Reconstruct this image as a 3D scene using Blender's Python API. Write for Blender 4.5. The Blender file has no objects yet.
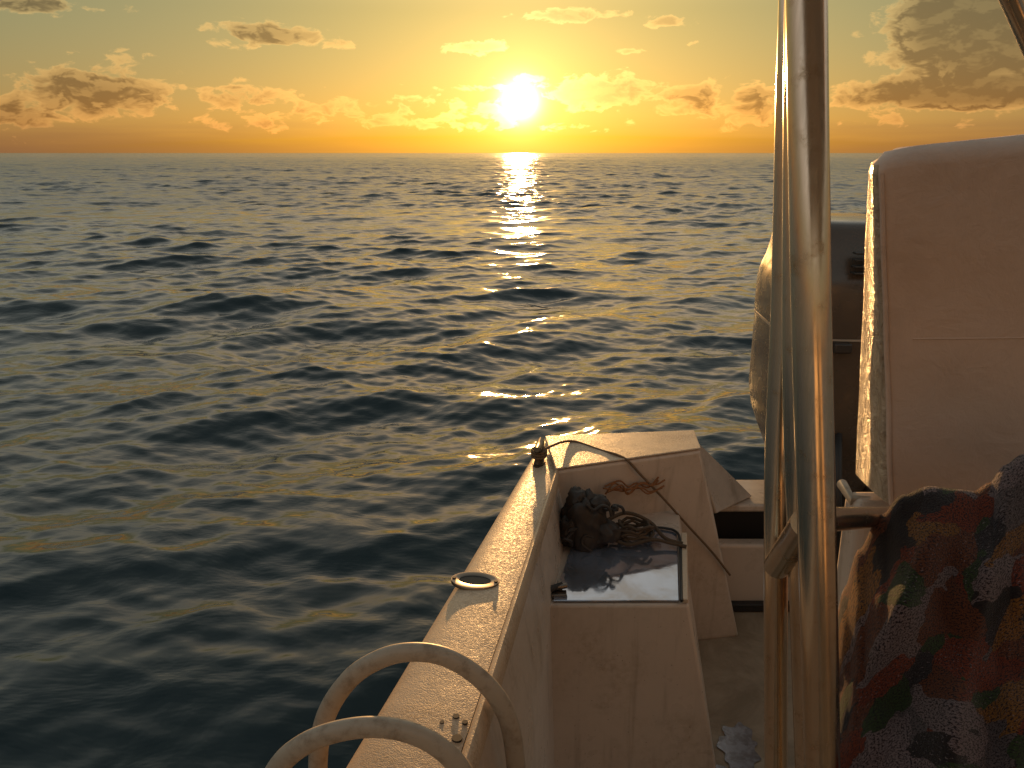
import bpy, bmesh, math, random
import numpy as np
from mathutils import Vector, Matrix, noise

R = math.radians
random.seed(7)
scene = bpy.context.scene
col = scene.collection

# ------------------------------------------------------------------ camera
E = 1.95                       # eye height above the water
F = 800.0                      # focal length in pixels at 1024 wide
PITCH = math.atan(231 / F)
cd = bpy.data.cameras.new('camera')
cd.sensor_width = 36; cd.lens = F / 1024 * 36
cd.clip_start = 0.02; cd.clip_end = 60000
cam = bpy.data.objects.new('camera', cd)
cam.location = (0, 0, E); cam.rotation_euler = (math.pi / 2 - PITCH, 0, 0)
col.objects.link(cam); scene.camera = cam

# ------------------------------------------------------------------ sun, exposure
SUN_AZ, SUN_EL = R(0.54), R(3.4)
sun_dir = Vector((math.sin(SUN_AZ) * math.cos(SUN_EL), math.cos(SUN_AZ) * math.cos(SUN_EL), math.sin(SUN_EL)))
sl = bpy.data.lights.new('sun', 'SUN'); sl.energy = 5.0; sl.angle = R(0.6); sl.color = (1.0, 0.52, 0.18)
so = bpy.data.objects.new('sun', sl); col.objects.link(so)
so.rotation_euler = (-sun_dir).to_track_quat('-Z', 'Y').to_euler()
scene.view_settings.view_transform = 'Standard'; scene.view_settings.look = 'None'
scene.view_settings.exposure = 0.0; scene.view_settings.gamma = 1.0
scene.view_settings.use_curve_mapping = False
scene.cycles.use_denoising = True
scene.cycles.sample_clamp_indirect = 4.0
scene.cycles.sample_clamp_direct = 0.0
scene.cycles.max_bounces = 6


# ------------------------------------------------------------------ node helper
class NT:
    def __init__(s, tree): s.t = tree; s.n = tree.nodes; s.l = tree.links
    def node(s, typ, **kw):
        n = s.n.new(typ)
        for k, v in kw.items(): setattr(n, k, v)
        return n
    def put(s, sock, v):
        if isinstance(v, bpy.types.NodeSocket): s.l.new(v, sock)
        elif v is not None: sock.default_value = v
    def m(s, op, a, b=None, c=None, clamp=False):
        n = s.node('ShaderNodeMath', operation=op, use_clamp=clamp)
        s.put(n.inputs[0], a); s.put(n.inputs[1], b); s.put(n.inputs[2], c)
        return n.outputs[0]
    def v(s, op, a, b=None, c=None):
        n = s.node('ShaderNodeVectorMath', operation=op)
        s.put(n.inputs[0], a)
        if b is not None:
            if op == 'SCALE': s.put(n.inputs[3], b)
            else: s.put(n.inputs[1], b)
        if c is not None: s.put(n.inputs[2], c)
        return n.outputs['Value'] if op in ('LENGTH', 'DOT_PRODUCT', 'DISTANCE') else n.outputs[0]
    def mr(s, v, a, b, c=0.0, d=1.0, smooth=True):
        n = s.node('ShaderNodeMapRange', interpolation_type='SMOOTHSTEP' if smooth else 'LINEAR')
        s.put(n.inputs[0], v)
        for i, q in enumerate((a, b, c, d)): s.put(n.inputs[i + 1], q)
        return n.outputs[0]
    def noise(s, vec, scale, detail=4, rough=0.5, dist=0.0, lac=2.0, dim='3D'):
        n = s.node('ShaderNodeTexNoise', noise_dimensions=dim)
        s.put(n.inputs['Vector'], vec); n.inputs['Scale'].default_value = scale
        n.inputs['Detail'].default_value = detail; n.inputs['Roughness'].default_value = rough
        n.inputs['Distortion'].default_value = dist; n.inputs['Lacunarity'].default_value = lac
        return n.outputs['Fac']
    def mix(s, f, a, b, mode='MIX'):
        n = s.node('ShaderNodeMix', data_type='RGBA', blend_type=mode)
        s.put(n.inputs[0], f); s.put(n.inputs[6], a); s.put(n.inputs[7], b)
        return n.outputs[2]
    def ramp(s, f, stops, interp='LINEAR'):
        n = s.node('ShaderNodeValToRGB'); r = n.color_ramp; r.interpolation = interp
        while len(r.elements) < len(stops): r.elements.new(0.5)
        for e, (p, c) in zip(r.elements, stops):
            e.position = p; e.color = c if len(c) == 4 else (*c, 1)
        s.put(n.inputs[0], f); return n.outputs[0]


def C(r, g, b): return (r, g, b, 1.0)


# ------------------------------------------------------------------ world
world = bpy.data.worlds.new('World'); scene.world = world; world.use_nodes = True
W = NT(world.node_tree); W.n.clear()
out = W.node('ShaderNodeOutputWorld'); bg = W.node('ShaderNodeBackground')
W.l.new(bg.outputs[0], out.inputs[0]); bg.inputs[1].default_value = 0.10
sky = W.node('ShaderNodeTexSky', sky_type='NISHITA', sun_disc=False)
sky.sun_elevation = SUN_EL; sky.sun_rotation = SUN_AZ
sky.altitude = 0; sky.air_density = 1.3; sky.dust_density = 2.0; sky.ozone_density = 1.2
SKY = sky.outputs[0]
tc = W.node('ShaderNodeTexCoord').outputs['Generated']
dirn = W.v('NORMALIZE', tc)
sep = W.node('ShaderNodeSeparateXYZ'); W.l.new(dirn, sep.inputs[0])
X, Y_, Z_ = sep.outputs
az = W.m('MULTIPLY', W.m('ARCTAN2', X, Y_), 57.2958)
el = W.m('MULTIPLY', W.m('ARCSINE', Z_), 57.2958)
comb = W.node('ShaderNodeCombineXYZ'); W.l.new(az, comb.inputs[0]); W.l.new(el, comb.inputs[1])
AE = comb.outputs[0]                      # azimuth / elevation in degrees


def px_ae(px, py):
    a = (px - 512) / F; b = (py - 384) / F
    f = (math.cos(PITCH) - b * math.sin(PITCH)); u = -math.sin(PITCH) - b * math.cos(PITCH)
    n = math.sqrt(a * a + f * f)
    return math.degrees(math.atan2(a, f)), math.degrees(math.atan2(u, n))


# cloud masses: x, y, half width, half height (degrees follow from the focal length), strength
blobs = [(268, 34, 95, 20, .95), (340, 42, 42, 11, .7), (25, 4, 75, 13, 1.0), (132, 9, 22, 10, .6),
         (95, 92, 110, 36, 1.05), (20, 112, 70, 34, .85), (135, 62, 40, 28, .55), (245, 98, 90, 26, .75), (25, 70, 45, 14, .5),
         (70, 52, 20, 9, .5), (478, 48, 48, 13, .95), (566, 16, 75, 13, .95), (668, 20, 40, 11, .8),
         (627, 51, 24, 6, .7), (700, 43, 28, 6, .6), (600, 92, 95, 28, 1.0), (690, 98, 75, 30, .85), (400, 43, 22, 6, .5),
         (755, 104, 70, 36, .85), (985, 20, 110, 88, 1.6), (975, 90, 150, 24, 1.6), (870, 98, 60, 16, .9),
         (470, 88, 110, 7, .6), (545, 78, 90, 8, .6), (350, 92, 60, 10, .45)]
KD = 1 / F * 57.3 * 0.95


def density(AE, shift=(0, 0, 0)):
    p = W.v('ADD', AE, shift)
    q = W.v('MULTIPLY', p, (0.62, 1.25, 1.0))
    n = W.noise(q, 0.95, 8, 0.57, 0.25, dim='2D')
    mask = None
    for (x, y, rx, ry, w) in blobs:
        a, e = px_ae(x, y)
        dx = rx * KD; dy = ry * KD
        L = W.v('LENGTH', W.v('MULTIPLY', W.v('SUBTRACT', p, (a, e, 0)), (1 / dx, 1 / dy, 0)))
        k = W.mr(L, 1.25, 0.0, 0.0, w)
        mask = k if mask is None else W.m('MAXIMUM', mask, k)
    # low bank of small cumulus all round the horizon
    sx = W.node('ShaderNodeSeparateXYZ'); W.l.new(p, sx.inputs[0])
    e = sx.outputs[1]
    bank = W.m('MULTIPLY', W.mr(e, 0.9, 1.8), W.mr(e, 5.0, 3.0))
    bank = W.m('MULTIPLY', bank, W.mr(W.noise(W.v('MULTIPLY', p, (.09, .25, 1)), 1.0, 3, .5, dim='2D'), .38, .64, .22, .64))
    # broken cumulus over the rest of the dome (behind and above the picture)
    far = W.m('MULTIPLY', W.mr(W.m('ABSOLUTE', sx.outputs[0]), 38.0, 50.0), W.mr(e, 26.0, 3.0))
    far = W.m('MULTIPLY', far, 0.45)
    mask = W.m('MAXIMUM', mask, W.m('MAXIMUM', bank, far))
    damp = W.m('SUBTRACT', 1.5, W.m('MULTIPLY', W.mr(mask, .75, 1.25), .7))
    n = W.m('ADD', W.m('MULTIPLY', W.m('SUBTRACT', n, .5), damp), .75)
    return W.m('SUBTRACT', W.m('ADD', n, W.m('MULTIPLY', mask, 1.0)), 1.27), mask


d0, m0 = density(AE)
cover = W.mr(d0, -0.03, 0.17)
def puff(sh):
    return W.noise(W.v('MULTIPLY', W.v('ADD', AE, sh), (0.62, 1.25, 1.0)), 0.95, 3.5, 0.6, 0.35, dim='2D')
light = W.mr(W.m('SUBTRACT', puff((0, 0, 0)), puff((0.12, 0.55, 0))), -0.05, 0.16)
light = W.m('MULTIPLY', light, W.mr(m0, .80, 1.25, 1.0, .30))
dl = W.m('ADD', W.m('MULTIPLY', W.m('SUBTRACT', puff((0, 0, 0)), .5), 1.1), W.m('SUBTRACT', m0, .52))
dl = W.m('ADD', W.m('MULTIPLY', dl, .65), W.m('MULTIPLY', d0, .35))
thick = W.mr(W.m('ADD', dl, W.m('MULTIPLY', W.m('SUBTRACT', m0, 1.0), .22)), -0.05, 0.36)
# thin out the shaded cores close to the sun, where light comes through
# light from the sun falls off with distance from it
cosS = W.v('DOT_PRODUCT', dirn, tuple(sun_dir))
ang = W.m('MULTIPLY', W.m('ARCCOSINE', W.m('MINIMUM', cosS, 0.9999999)), 57.2958)
thick = W.m('MULTIPLY', thick, W.mr(ang, 2.5, 13.0, .30, 1.0))
near = W.m('EXPONENT', W.m('MULTIPLY', ang, -1 / 7.0))
mid = W.m('EXPONENT', W.m('MULTIPLY', ang, -1 / 2.7))
core = W.m('EXPONENT', W.m('MULTIPLY', ang, -1 / 0.42))
def scaled(fac, colr):
    n = W.node('ShaderNodeVectorMath', operation='SCALE'); n.inputs[0].default_value = colr[:3]
    W.l.new(fac, n.inputs[3]); return n.outputs[0]



sg = W.node('ShaderNodeSeparateColor'); W.l.new(SKY, sg.inputs[0])
cg = W.node('ShaderNodeCombineColor')
GM = 0.55                                  # the phone's flattened tone range of the dusk sky
for i, k in enumerate((1.27, 1.53, 1.08)):
    W.l.new(W.m('MULTIPLY', W.m('POWER', sg.outputs[i], GM), k), cg.inputs[i])
skyt = cg.outputs[0]
hz = W.m('EXPONENT', W.m('MULTIPLY', W.m('ABSOLUTE', el), -1 / 5.0))
skyt = W.mix(hz, skyt, W.mix(1.0, skyt, C(1.75, 1.12, 1.25), 'MULTIPLY'))
# sky above the frame brightened mauve for reflections and shaded faces, streaked like cirrus
vn = W.noise(W.v('MULTIPLY', dirn, (1.0, 1.6, 2.4)), 2.2, 5, .6, .6)
hi = W.m('MULTIPLY', W.mr(el, 8.6, 17.0), W.mr(vn, .30, .70, .72, 1.15))
zen = W.mr(el, 32.0, 58.0)
east = W.m('MULTIPLY', W.mr(W.m('ABSOLUTE', az), 35.0, 80.0), W.mr(el, 40.0, 5.0))
skyt = W.mix(hi, skyt, W.mix(1.0, skyt, C(3.9, 3.1, 3.9), 'MULTIPLY'))
skyt = W.mix(east, skyt, W.mix(1.0, skyt, C(1.30, 1.02, 1.12), 'MULTIPLY'))
skyt = W.mix(zen, skyt, W.mix(1.0, skyt, C(0.72, 0.72, 0.74), 'MULTIPLY'))
# thin grey-brown haze bank lying on the horizon, streaked
st = W.noise(W.v('MULTIPLY', AE, (0.10, 1.5, 1)), 1.0, 4, .55, dim='2D')
skyt = W.v('ADD', skyt, scaled(hz, (.25, .30, .48)))
bk = W.m('MULTIPLY', W.mr(W.m('ADD', el, W.m('MULTIPLY', st, 2.6)), 3.9, 1.3), W.mr(W.m('ABSOLUTE', W.m('SUBTRACT', az, 0.5)), 2.0, 22.0, .25, 1.0))
skyt = W.mix(W.m('MULTIPLY', bk, .65), skyt, W.mix(1.0, skyt, C(0.72, 0.70, 0.95), 'MULTIPLY'))
dark = W.mix(1.0, skyt, C(0.54, 0.43, 0.40), 'MULTIPLY')
rim = W.mix(1.0, W.mix(1.0, skyt, C(1.30, 1.06, 0.9), 'MULTIPLY'), C(1.4, 0.98, 0.36), 'ADD')
body = W.mix(thick, rim, dark)
body = W.mix(W.m('MULTIPLY', light, 0.55), body, rim)
cl = W.mix(W.m('MULTIPLY', cover, 0.9), skyt, body)


glow = W.v('ADD', scaled(near, (1.7, 0.70, 0.0)), scaled(mid, (11.0, 7.4, 2.1)))
glow = W.v('ADD', glow, scaled(core, (320, 230, 130)))
up = W.mr(el, -0.3, 0.1)
edge = W.m('MULTIPLY', cover, W.m('SUBTRACT', 1.0, W.m('MULTIPLY', thick, .75)))
cl = W.v('ADD', cl, scaled(W.m('MULTIPLY', edge, mid), (9.0, 7.5, 4.0)))
cl = W.v('ADD', cl, scaled(W.m('MULTIPLY', edge, near), (2.6, 2.0, 0.9)))
veil = W.m('SUBTRACT', 1.0, W.m('MULTIPLY', W.m('MULTIPLY', cover, thick), .60))
fringe = W.m('ADD', veil, W.m('MULTIPLY', W.m('MULTIPLY', cover, W.m('SUBTRACT', 1.0, thick)), .5))
total = W.v('ADD', cl, W.v('SCALE', glow, W.m('MULTIPLY', up, fringe)))
W.l.new(total, bg.inputs[0])


# ------------------------------------------------------------------ materials
def mat(name, base=(.5, .5, .5), rough=.5, metal=0.0, spec=.5, build=None, **kw):
    m = bpy.data.materials.new(name); m.use_nodes = True
    t = NT(m.node_tree); b = t.n['Principled BSDF']
    b.inputs['Base Color'].default_value = (*base, 1); b.inputs['Roughness'].default_value = rough
    b.inputs['Metallic'].default_value = metal; b.inputs['Specular IOR Level'].default_value = spec
    for k, v in kw.items(): b.inputs[k].default_value = v
    if build: build(t, b)
    return m


def bump(t, b, h, strength=1.0, dist=0.01, prev=None):
    n = t.node('ShaderNodeBump'); n.inputs['Strength'].default_value = strength; n.inputs['Distance'].default_value = dist
    t.put(n.inputs['Height'], h)
    if prev is not None: t.put(n.inputs['Normal'], prev)
    t.put(b.inputs['Normal'], n.outputs[0]); return n.outputs[0]


def obj_co(t): return t.node('ShaderNodeTexCoord').outputs['Object']


def b_gelcoat(base, dirt, gloss=0.35):
    def f(t, b):
        co = obj_co(t)
        n = t.noise(co, 5, 6, .65, .4); n2 = t.noise(co, 60, 3, .6)
        k = t.m('MULTIPLY', t.mr(n, .42, .75), t.mr(n2, .3, .7))
        t.put(b.inputs['Base Color'], t.mix(t.m('MULTIPLY', k, .55), C(*base), C(*dirt)))
        runs = t.noise(t.v('MULTIPLY', co, (22, 22, 1.6)), 1.0, 5, .6, .2); spk = t.noise(co, 130, 2, .5)
        c2 = t.mix(t.m('MULTIPLY', t.mr(runs, .52, .78), .45), C(*base), C(*[.62 * q for q in dirt]))
        c2 = t.mix(t.m('MULTIPLY', k, .55), c2, C(*dirt))
        c2 = t.mix(t.m('MULTIPLY', t.mr(spk, .70, .76), .6), c2, C(.08, .055, .035))
        t.put(b.inputs['Base Color'], c2)
        t.put(b.inputs['Roughness'], t.mr(t.noise(co, 9, 4, .6), .3, .7, gloss - .1, gloss + .2))
        bump(t, b, t.noise(co, 18, 3, .5), .25, .004)
    return f


def b_nonskid(base, dirt):
    def f(t, b):
        co = obj_co(t)
        n = t.noise(co, 6, 6, .65, .4); n2 = t.noise(co, 170, 2, .6)
        v = t.node('ShaderNodeTexVoronoi'); t.put(v.inputs['Vector'], co); v.inputs['Scale'].default_value = 400
        t.put(b.inputs['Base Color'], t.mix(t.m('MULTIPLY', t.mr(n, .4, .8), t.mr(n2, .35, .65)), C(*base), C(*dirt)))
        t.put(b.inputs['Roughness'], t.mr(n2, .35, .65, .34, .60))
        p = bump(t, b, t.noise(co, 12, 2, .5), .3, .006)
        bump(t, b, t.m('ADD', t.m('MULTIPLY', v.outputs[0], -.8), n2), .28, .0020, p)
    return f


cream = (.50, .40, .32); dirt = (.24, .17, .10)
M = {}
M['gelcoat'] = mat('gelcoat', build=b_gelcoat(cream, dirt))
M['nonskid'] = mat('nonskid', build=b_nonskid((.50, .37, .25), (.19, .115, .06)))
M['hull'] = mat('hull_paint', build=b_gelcoat((.55, .50, .44), (.3, .25, .2)))


def b_floor(t, b):
    co = obj_co(t)
    n = t.noise(co, 4, 6, .7, .5); n2 = t.noise(co, 140, 2, .6)
    t.put(b.inputs['Base Color'], t.mix(t.mr(n, .35, .7), C(.34, .26, .18), C(.20, .145, .09)))
    t.put(b.inputs['Roughness'], t.mr(n, .35, .65, .35, .6))
    bump(t, b, n2, .4, .002)
M['floor'] = mat('deck_floor', build=b_floor)


def b_wet(t, b):
    co = obj_co(t)
    n = t.noise(co, 7, 6, .7, .4)
    t.put(b.inputs['Base Color'], t.mix(t.mr(n, .4, .7), C(.42, .47, .58), C(.32, .31, .32)))  # bluish metallic base strengthens and tints the wet lid's sky reflection
    t.put(b.inputs['Roughness'], t.mr(t.noise(co, 16, 5, .6), .40, .70, .05, .12))
    bump(t, b, t.noise(co, 14, 3, .5), .10, .004)
M['wet'] = mat('wet_hatch', metal=.8, spec=.8, build=b_wet)
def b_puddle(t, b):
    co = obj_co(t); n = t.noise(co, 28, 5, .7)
    t.put(b.inputs['Base Color'], t.mix(t.mr(n, .40, .62), C(.30, .29, .32), C(.17, .15, .15)))  # pale bluish base paints the sky's sheen on the wet floor
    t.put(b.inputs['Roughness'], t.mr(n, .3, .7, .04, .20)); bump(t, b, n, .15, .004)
M['puddle'] = mat('puddle_sheen', spec=1.0, metal=.3, build=b_puddle)


def b_steel(t, b):
    co = obj_co(t)
    s = t.v('MULTIPLY', co, (260, 260, 3))
    n = t.noise(s, 1, 3, .5); g = t.noise(co, 30, 5, .7)
    t.put(b.inputs['Roughness'], t.m('ADD', t.mr(n, .2, .8, .15, .26), t.mr(g, .55, .8, 0, .18)))
    t.put(b.inputs['Base Color'], t.mix(t.mr(g, .5, .8), C(.64, .54, .42), C(.46, .34, .22)))
M['steel'] = mat('stainless_tube', metal=1.0, build=b_steel)
M['chrome'] = mat('cleat_metal', (.22, .18, .145), .30, 1.0)
M['old_bronze'] = mat('tarnished_cleat', (.10, .075, .05), .35, .8)
M['hole_shade'] = mat('painted_hole_shade', (.008, .007, .006), .6)
M['rubber'] = mat('black_rubber', (.015, .013, .012), .55)


def b_ladder(t, b):
    co = obj_co(t); n = t.noise(co, 40, 5, .65)
    t.put(b.inputs['Base Color'], t.mix(t.mr(n, .45, .75), C(.36, .30, .23), C(.22, .17, .12)))
    t.put(b.inputs['Roughness'], t.mr(n, .3, .7, .35, .55))
M['ladder'] = mat('weathered_plastic', build=b_ladder)


def b_motor(t, b):
    co = obj_co(t)
    t.put(b.inputs['Roughness'], t.mr(t.noise(co, 10, 5, .6), .3, .7, .16, .34))
    bump(t, b, t.noise(co, 220, 2, .5), .08, .001)
M['cowl'] = mat('outboard_cowl', (.075, .055, .04), .25, build=b_motor)
M['stripe'] = mat('cowl_stripe', (.35, .30, .24), .35)
M['motor_leg'] = mat('outboard_leg', (.03, .025, .022), .4)


def b_vinyl(t, b):
    co = obj_co(t)
    n = t.noise(co, 9, 5, .6, .5); f = t.noise(co, 420, 2, .5)
    sepx = t.node('ShaderNodeSeparateXYZ'); t.put(sepx.inputs[0], co)
    stain = t.mr(t.noise(co, 3, 5, .7), .45, .75)
    t.put(b.inputs['Base Color'], t.mix(t.m('MULTIPLY', stain, .5), C(.60, .455, .37), C(.42, .30, .23)))
    t.put(b.inputs['Roughness'], t.mr(n, .3, .7, .50, .66))
    crumple = t.noise(co, 26, 5, .65, 1.2)
    p = bump(t, b, n, .35, .02)
    p = bump(t, b, crumple, .30, .006, p)
    bump(t, b, f, .2, .0008, p)
M['vinyl'] = mat('cream_vinyl', build=b_vinyl)


def b_vinyl_side(t, b):
    co = obj_co(t)
    cr = t.noise(t.v('MULTIPLY', co, (1, 1, .7)), 34, 6, .7, 1.5)
    t.put(b.inputs['Base Color'], t.mix(t.mr(cr, .4, .7), C(.62, .50, .36), C(.36, .26, .17)))
    b.inputs['Roughness'].default_value = .22
    bump(t, b, cr, 1.0, .022)
M['canvas'] = mat('unseen_canopy_canvas', (.70, .62, .55), .9)
t_ = NT(M['canvas'].node_tree); tl_ = t_.node('ShaderNodeBsdfTranslucent'); tl_.inputs[0].default_value = C(.70, .62, .55)
mx_ = t_.node('ShaderNodeMixShader'); mx_.inputs[0].default_value = .5
t_.l.new(t_.n['Principled BSDF'].outputs[0], mx_.inputs[1]); t_.l.new(tl_.outputs[0], mx_.inputs[2]); t_.l.new(mx_.outputs[0], t_.n['Material Output'].inputs[0])
M['vinyl_side'] = mat('creased_vinyl', build=b_vinyl_side)


def b_towel(t, b):
    co = t.node('ShaderNodeTexCoord').outputs['UV']
    wob = t.node('ShaderNodeTexNoise'); t.put(wob.inputs['Vector'], co); wob.inputs['Scale'].default_value = 9; wob.inputs['Detail'].default_value = 3
    cw = t.v('ADD', co, t.v('SCALE', t.v('SUBTRACT', wob.outputs['Color'], (.5, .5, .5)), .16))
    v = t.node('ShaderNodeTexVoronoi'); t.put(v.inputs['Vector'], cw); v.inputs['Scale'].default_value = 11.0
    s = t.node('ShaderNodeSeparateColor'); t.put(s.inputs[0], v.outputs['Color'])
    pal = t.ramp(s.outputs[0], [(0, (.13, .028, .013)), (.13, (.020, .017, .017)), (.25, (.14, .108, .115)), (.38, (.16, .072, .018)),
                                (.50, (.026, .045, .018)), (.64, (.10, .034, .017)), (.76, (.085, .07, .075)), (.87, (.026, .024, .028))], 'CONSTANT')
    sp = t.noise(co, 230, 2, .8); sp2 = t.noise(co, 170, 3, .8)
    colr = t.mix(t.mr(sp, .50, .56), pal, C(.012, .010, .014))
    white = t.m('MULTIPLY', t.mr(sp2, .60, .64), t.mr(s.outputs[1], .3, .5))
    colr = t.mix(t.m('MULTIPLY', white, .7), colr, C(.20, .17, .19))
    t.put(b.inputs['Base Color'], colr)
    b.inputs['Roughness'].default_value = .95; b.inputs['Specular IOR Level'].default_value = .15
    bump(t, b, t.noise(co, 260, 3, .6), .8, .003)
    b.inputs['Sheen Weight'].default_value = .15
M['towel'] = mat('patterned_towel', build=b_towel)


def b_rope(t, b):
    co = obj_co(t); n = t.noise(co, 90, 3, .6)
    t.put(b.inputs['Base Color'], t.mix(n, C(.10, .06, .03), C(.03, .02, .012)))
    b.inputs['Roughness'].default_value = .85; bump(t, b, n, .8, .003)
M['rope'] = mat('wet_rope', build=b_rope)
def b_ropel(t, b):
    co = obj_co(t); n = t.noise(co, 90, 3, .6)
    t.put(b.inputs['Base Color'], t.mix(n, C(.20, .12, .06), C(.08, .05, .03)))
    b.inputs['Roughness'].default_value = .85; bump(t, b, n, .8, .003)
M['rope_tan'] = mat('tan_rope', build=b_ropel)
M['weed'] = mat('rusty_line', (.20, .075, .02), .8)
M['bag'] = mat('dark_wet_cloth', (.022, .014, .009), .55)


def b_water(t, b):
    co = obj_co(t)
    b.inputs['IOR'].default_value = 1.333
    r1 = t.noise(t.v('MULTIPLY', co, (.55, 1.0, 1)), 3.4, 4, .55, .3)
    r2 = t.noise(t.v('MULTIPLY', co, (.45, 1.0, 1)), .62, 5, .62)
    # ripples only survive within some metres; long chop carries the distance
    d = t.v('LENGTH', co)
    kn = t.mr(d, 3, 50, .30, .7); kf = t.mr(d, 15, 130, 0, .55)
    p = t.node('ShaderNodeBump'); p.inputs['Distance'].default_value = .05; t.put(p.inputs['Strength'], kn); t.put(p.inputs['Height'], r1)
    q = t.node('ShaderNodeBump'); q.inputs['Distance'].default_value = .8; t.put(q.inputs['Strength'], kf); t.put(q.inputs['Height'], r2)
    t.l.new(p.outputs[0], q.inputs['Normal']); t.l.new(q.outputs[0], b.inputs['Normal'])
    t.put(b.inputs['Roughness'], t.mr(d, 3, 45, .07, .21))
M['water'] = mat('sea_water', (.009, .021, .025), .06, 0, .5, build=b_water)


# ------------------------------------------------------------------ object helpers
def link(name, me, m=None, parent=None):
    o = bpy.data.objects.new(name, me); col.objects.link(o)
    if m and not me.materials: me.materials.append(m)
    if parent: o.parent = parent
    return o


def tag(o, label=None, cat=None, group=None, kind=None):
    if label: o['label'] = label
    if cat: o['category'] = cat
    if group: o['group'] = group
    if kind: o['kind'] = kind
    return o


def empty(name, loc=(0, 0, 0)):
    o = bpy.data.objects.new(name, None); o.location = loc; col.objects.link(o)
    o.empty_display_size = .1
    return o


class MB:
    """collects geometry in world coordinates; build() links ONE mesh"""
    def __init__(s): s.bm = bmesh.new()
    def poly(s, pts): return s.bm.faces.new([s.bm.verts.new(p) for p in pts])
    def hexa(s, b, t):
        """b, t: matching loops (bottom, top)"""
        n = len(b)
        B = [s.bm.verts.new(p) for p in b]; T = [s.bm.verts.new(p) for p in t]
        s.bm.faces.new(B[::-1]); s.bm.faces.new(T)
        for i in range(n):
            j = (i + 1) % n; s.bm.faces.new((B[i], B[j], T[j], T[i]))
        return s
    def loft(s, rings, cap=True, closed=True):
        V = [[s.bm.verts.new(p) for p in r] for r in rings]
        n = len(V[0])
        for a, b in zip(V, V[1:]):
            for i in range(n if closed else n - 1):
                j = (i + 1) % n; s.bm.faces.new((a[i], a[j], b[j], b[i]))
        if cap and closed:
            s.bm.faces.new(V[0][::-1]); s.bm.faces.new(V[-1])
        return s
    def tube(s, pts, r, seg=12, flat=None, cap=True):
        pts = [Vector(p) for p in pts]; rings = []
        tan = [(pts[min(i + 1, len(pts) - 1)] - pts[max(i - 1, 0)]).normalized() for i in range(len(pts))]
        ref = Vector((0, 0, 1)) if abs(tan[0].z) < .9 else Vector((0, 1, 0))
        nrm = tan[0].cross(ref).normalized()
        for i, p in enumerate(pts):
            nrm = (nrm - tan[i] * nrm.dot(tan[i])).normalized(); bn = tan[i].cross(nrm)
            rr = r[i] if isinstance(r, (list, tuple)) else r
            rings.append([p + (nrm * math.cos(2 * math.pi * k / seg) + bn * math.sin(2 * math.pi * k / seg) * (flat or 1)) * rr for k in range(seg)])
        return s.loft(rings, cap)
    def build(s, name, m, parent=None, smooth=True, bevel=0, segs=3, inv=True, weld=False):
        if weld: bmesh.ops.remove_doubles(s.bm, verts=s.bm.verts, dist=1e-5)
        bmesh.ops.recalc_face_normals(s.bm, faces=s.bm.faces)
        me = bpy.data.meshes.new(name)
        if parent is not None and inv:
            s.bm.transform(Matrix.Translation(-parent.location))
        s.bm.to_mesh(me); s.bm.free()
        o = link(name, me, m, parent)
        if smooth:
            for p in me.polygons: p.use_smooth = True
        if bevel:
            bv = o.modifiers.new('bevel', 'BEVEL'); bv.width = bevel; bv.segments = segs; bv.limit_method = 'ANGLE'; bv.angle_limit = R(35)
            bv.harden_normals = False
        if smooth:
            try: me.set_sharp_from_angle(angle=R(50))
            except Exception: pass
        return o


cp, sp_ = math.cos(PITCH), math.sin(PITCH)
def ray(px, py):
    a = (px - 512) / F; b = (py - 384) / F
    return Vector((a, cp - b * sp_, -sp_ - b * cp))
def atz(px, py, z): d = ray(px, py); return Vector((0, 0, E)) + d * ((z - E) / d.z)
def aty(px, py, y): d = ray(px, py); return Vector((0, 0, E)) + d * (y / d.y)
def atd(px, py, dep): return Vector((0, 0, E)) + ray(px, py) * dep
def smooth_path(pts, n=8):
    P = [Vector(p) for p in pts]; P = [P[0] * 2 - P[1]] + P + [P[-1] * 2 - P[-2]]
    o = []
    for i in range(1, len(P) - 2):
        a, b, c, d = P[i - 1:i + 3]
        for k in range(n):
            t = k / n
            o.append(.5 * ((2 * b) + (c - a) * t + (2 * a - 5 * b + 4 * c - d) * t * t + (3 * b - a - 3 * c + d) * t ** 3))
    o.append(P[-2]); return o


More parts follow.
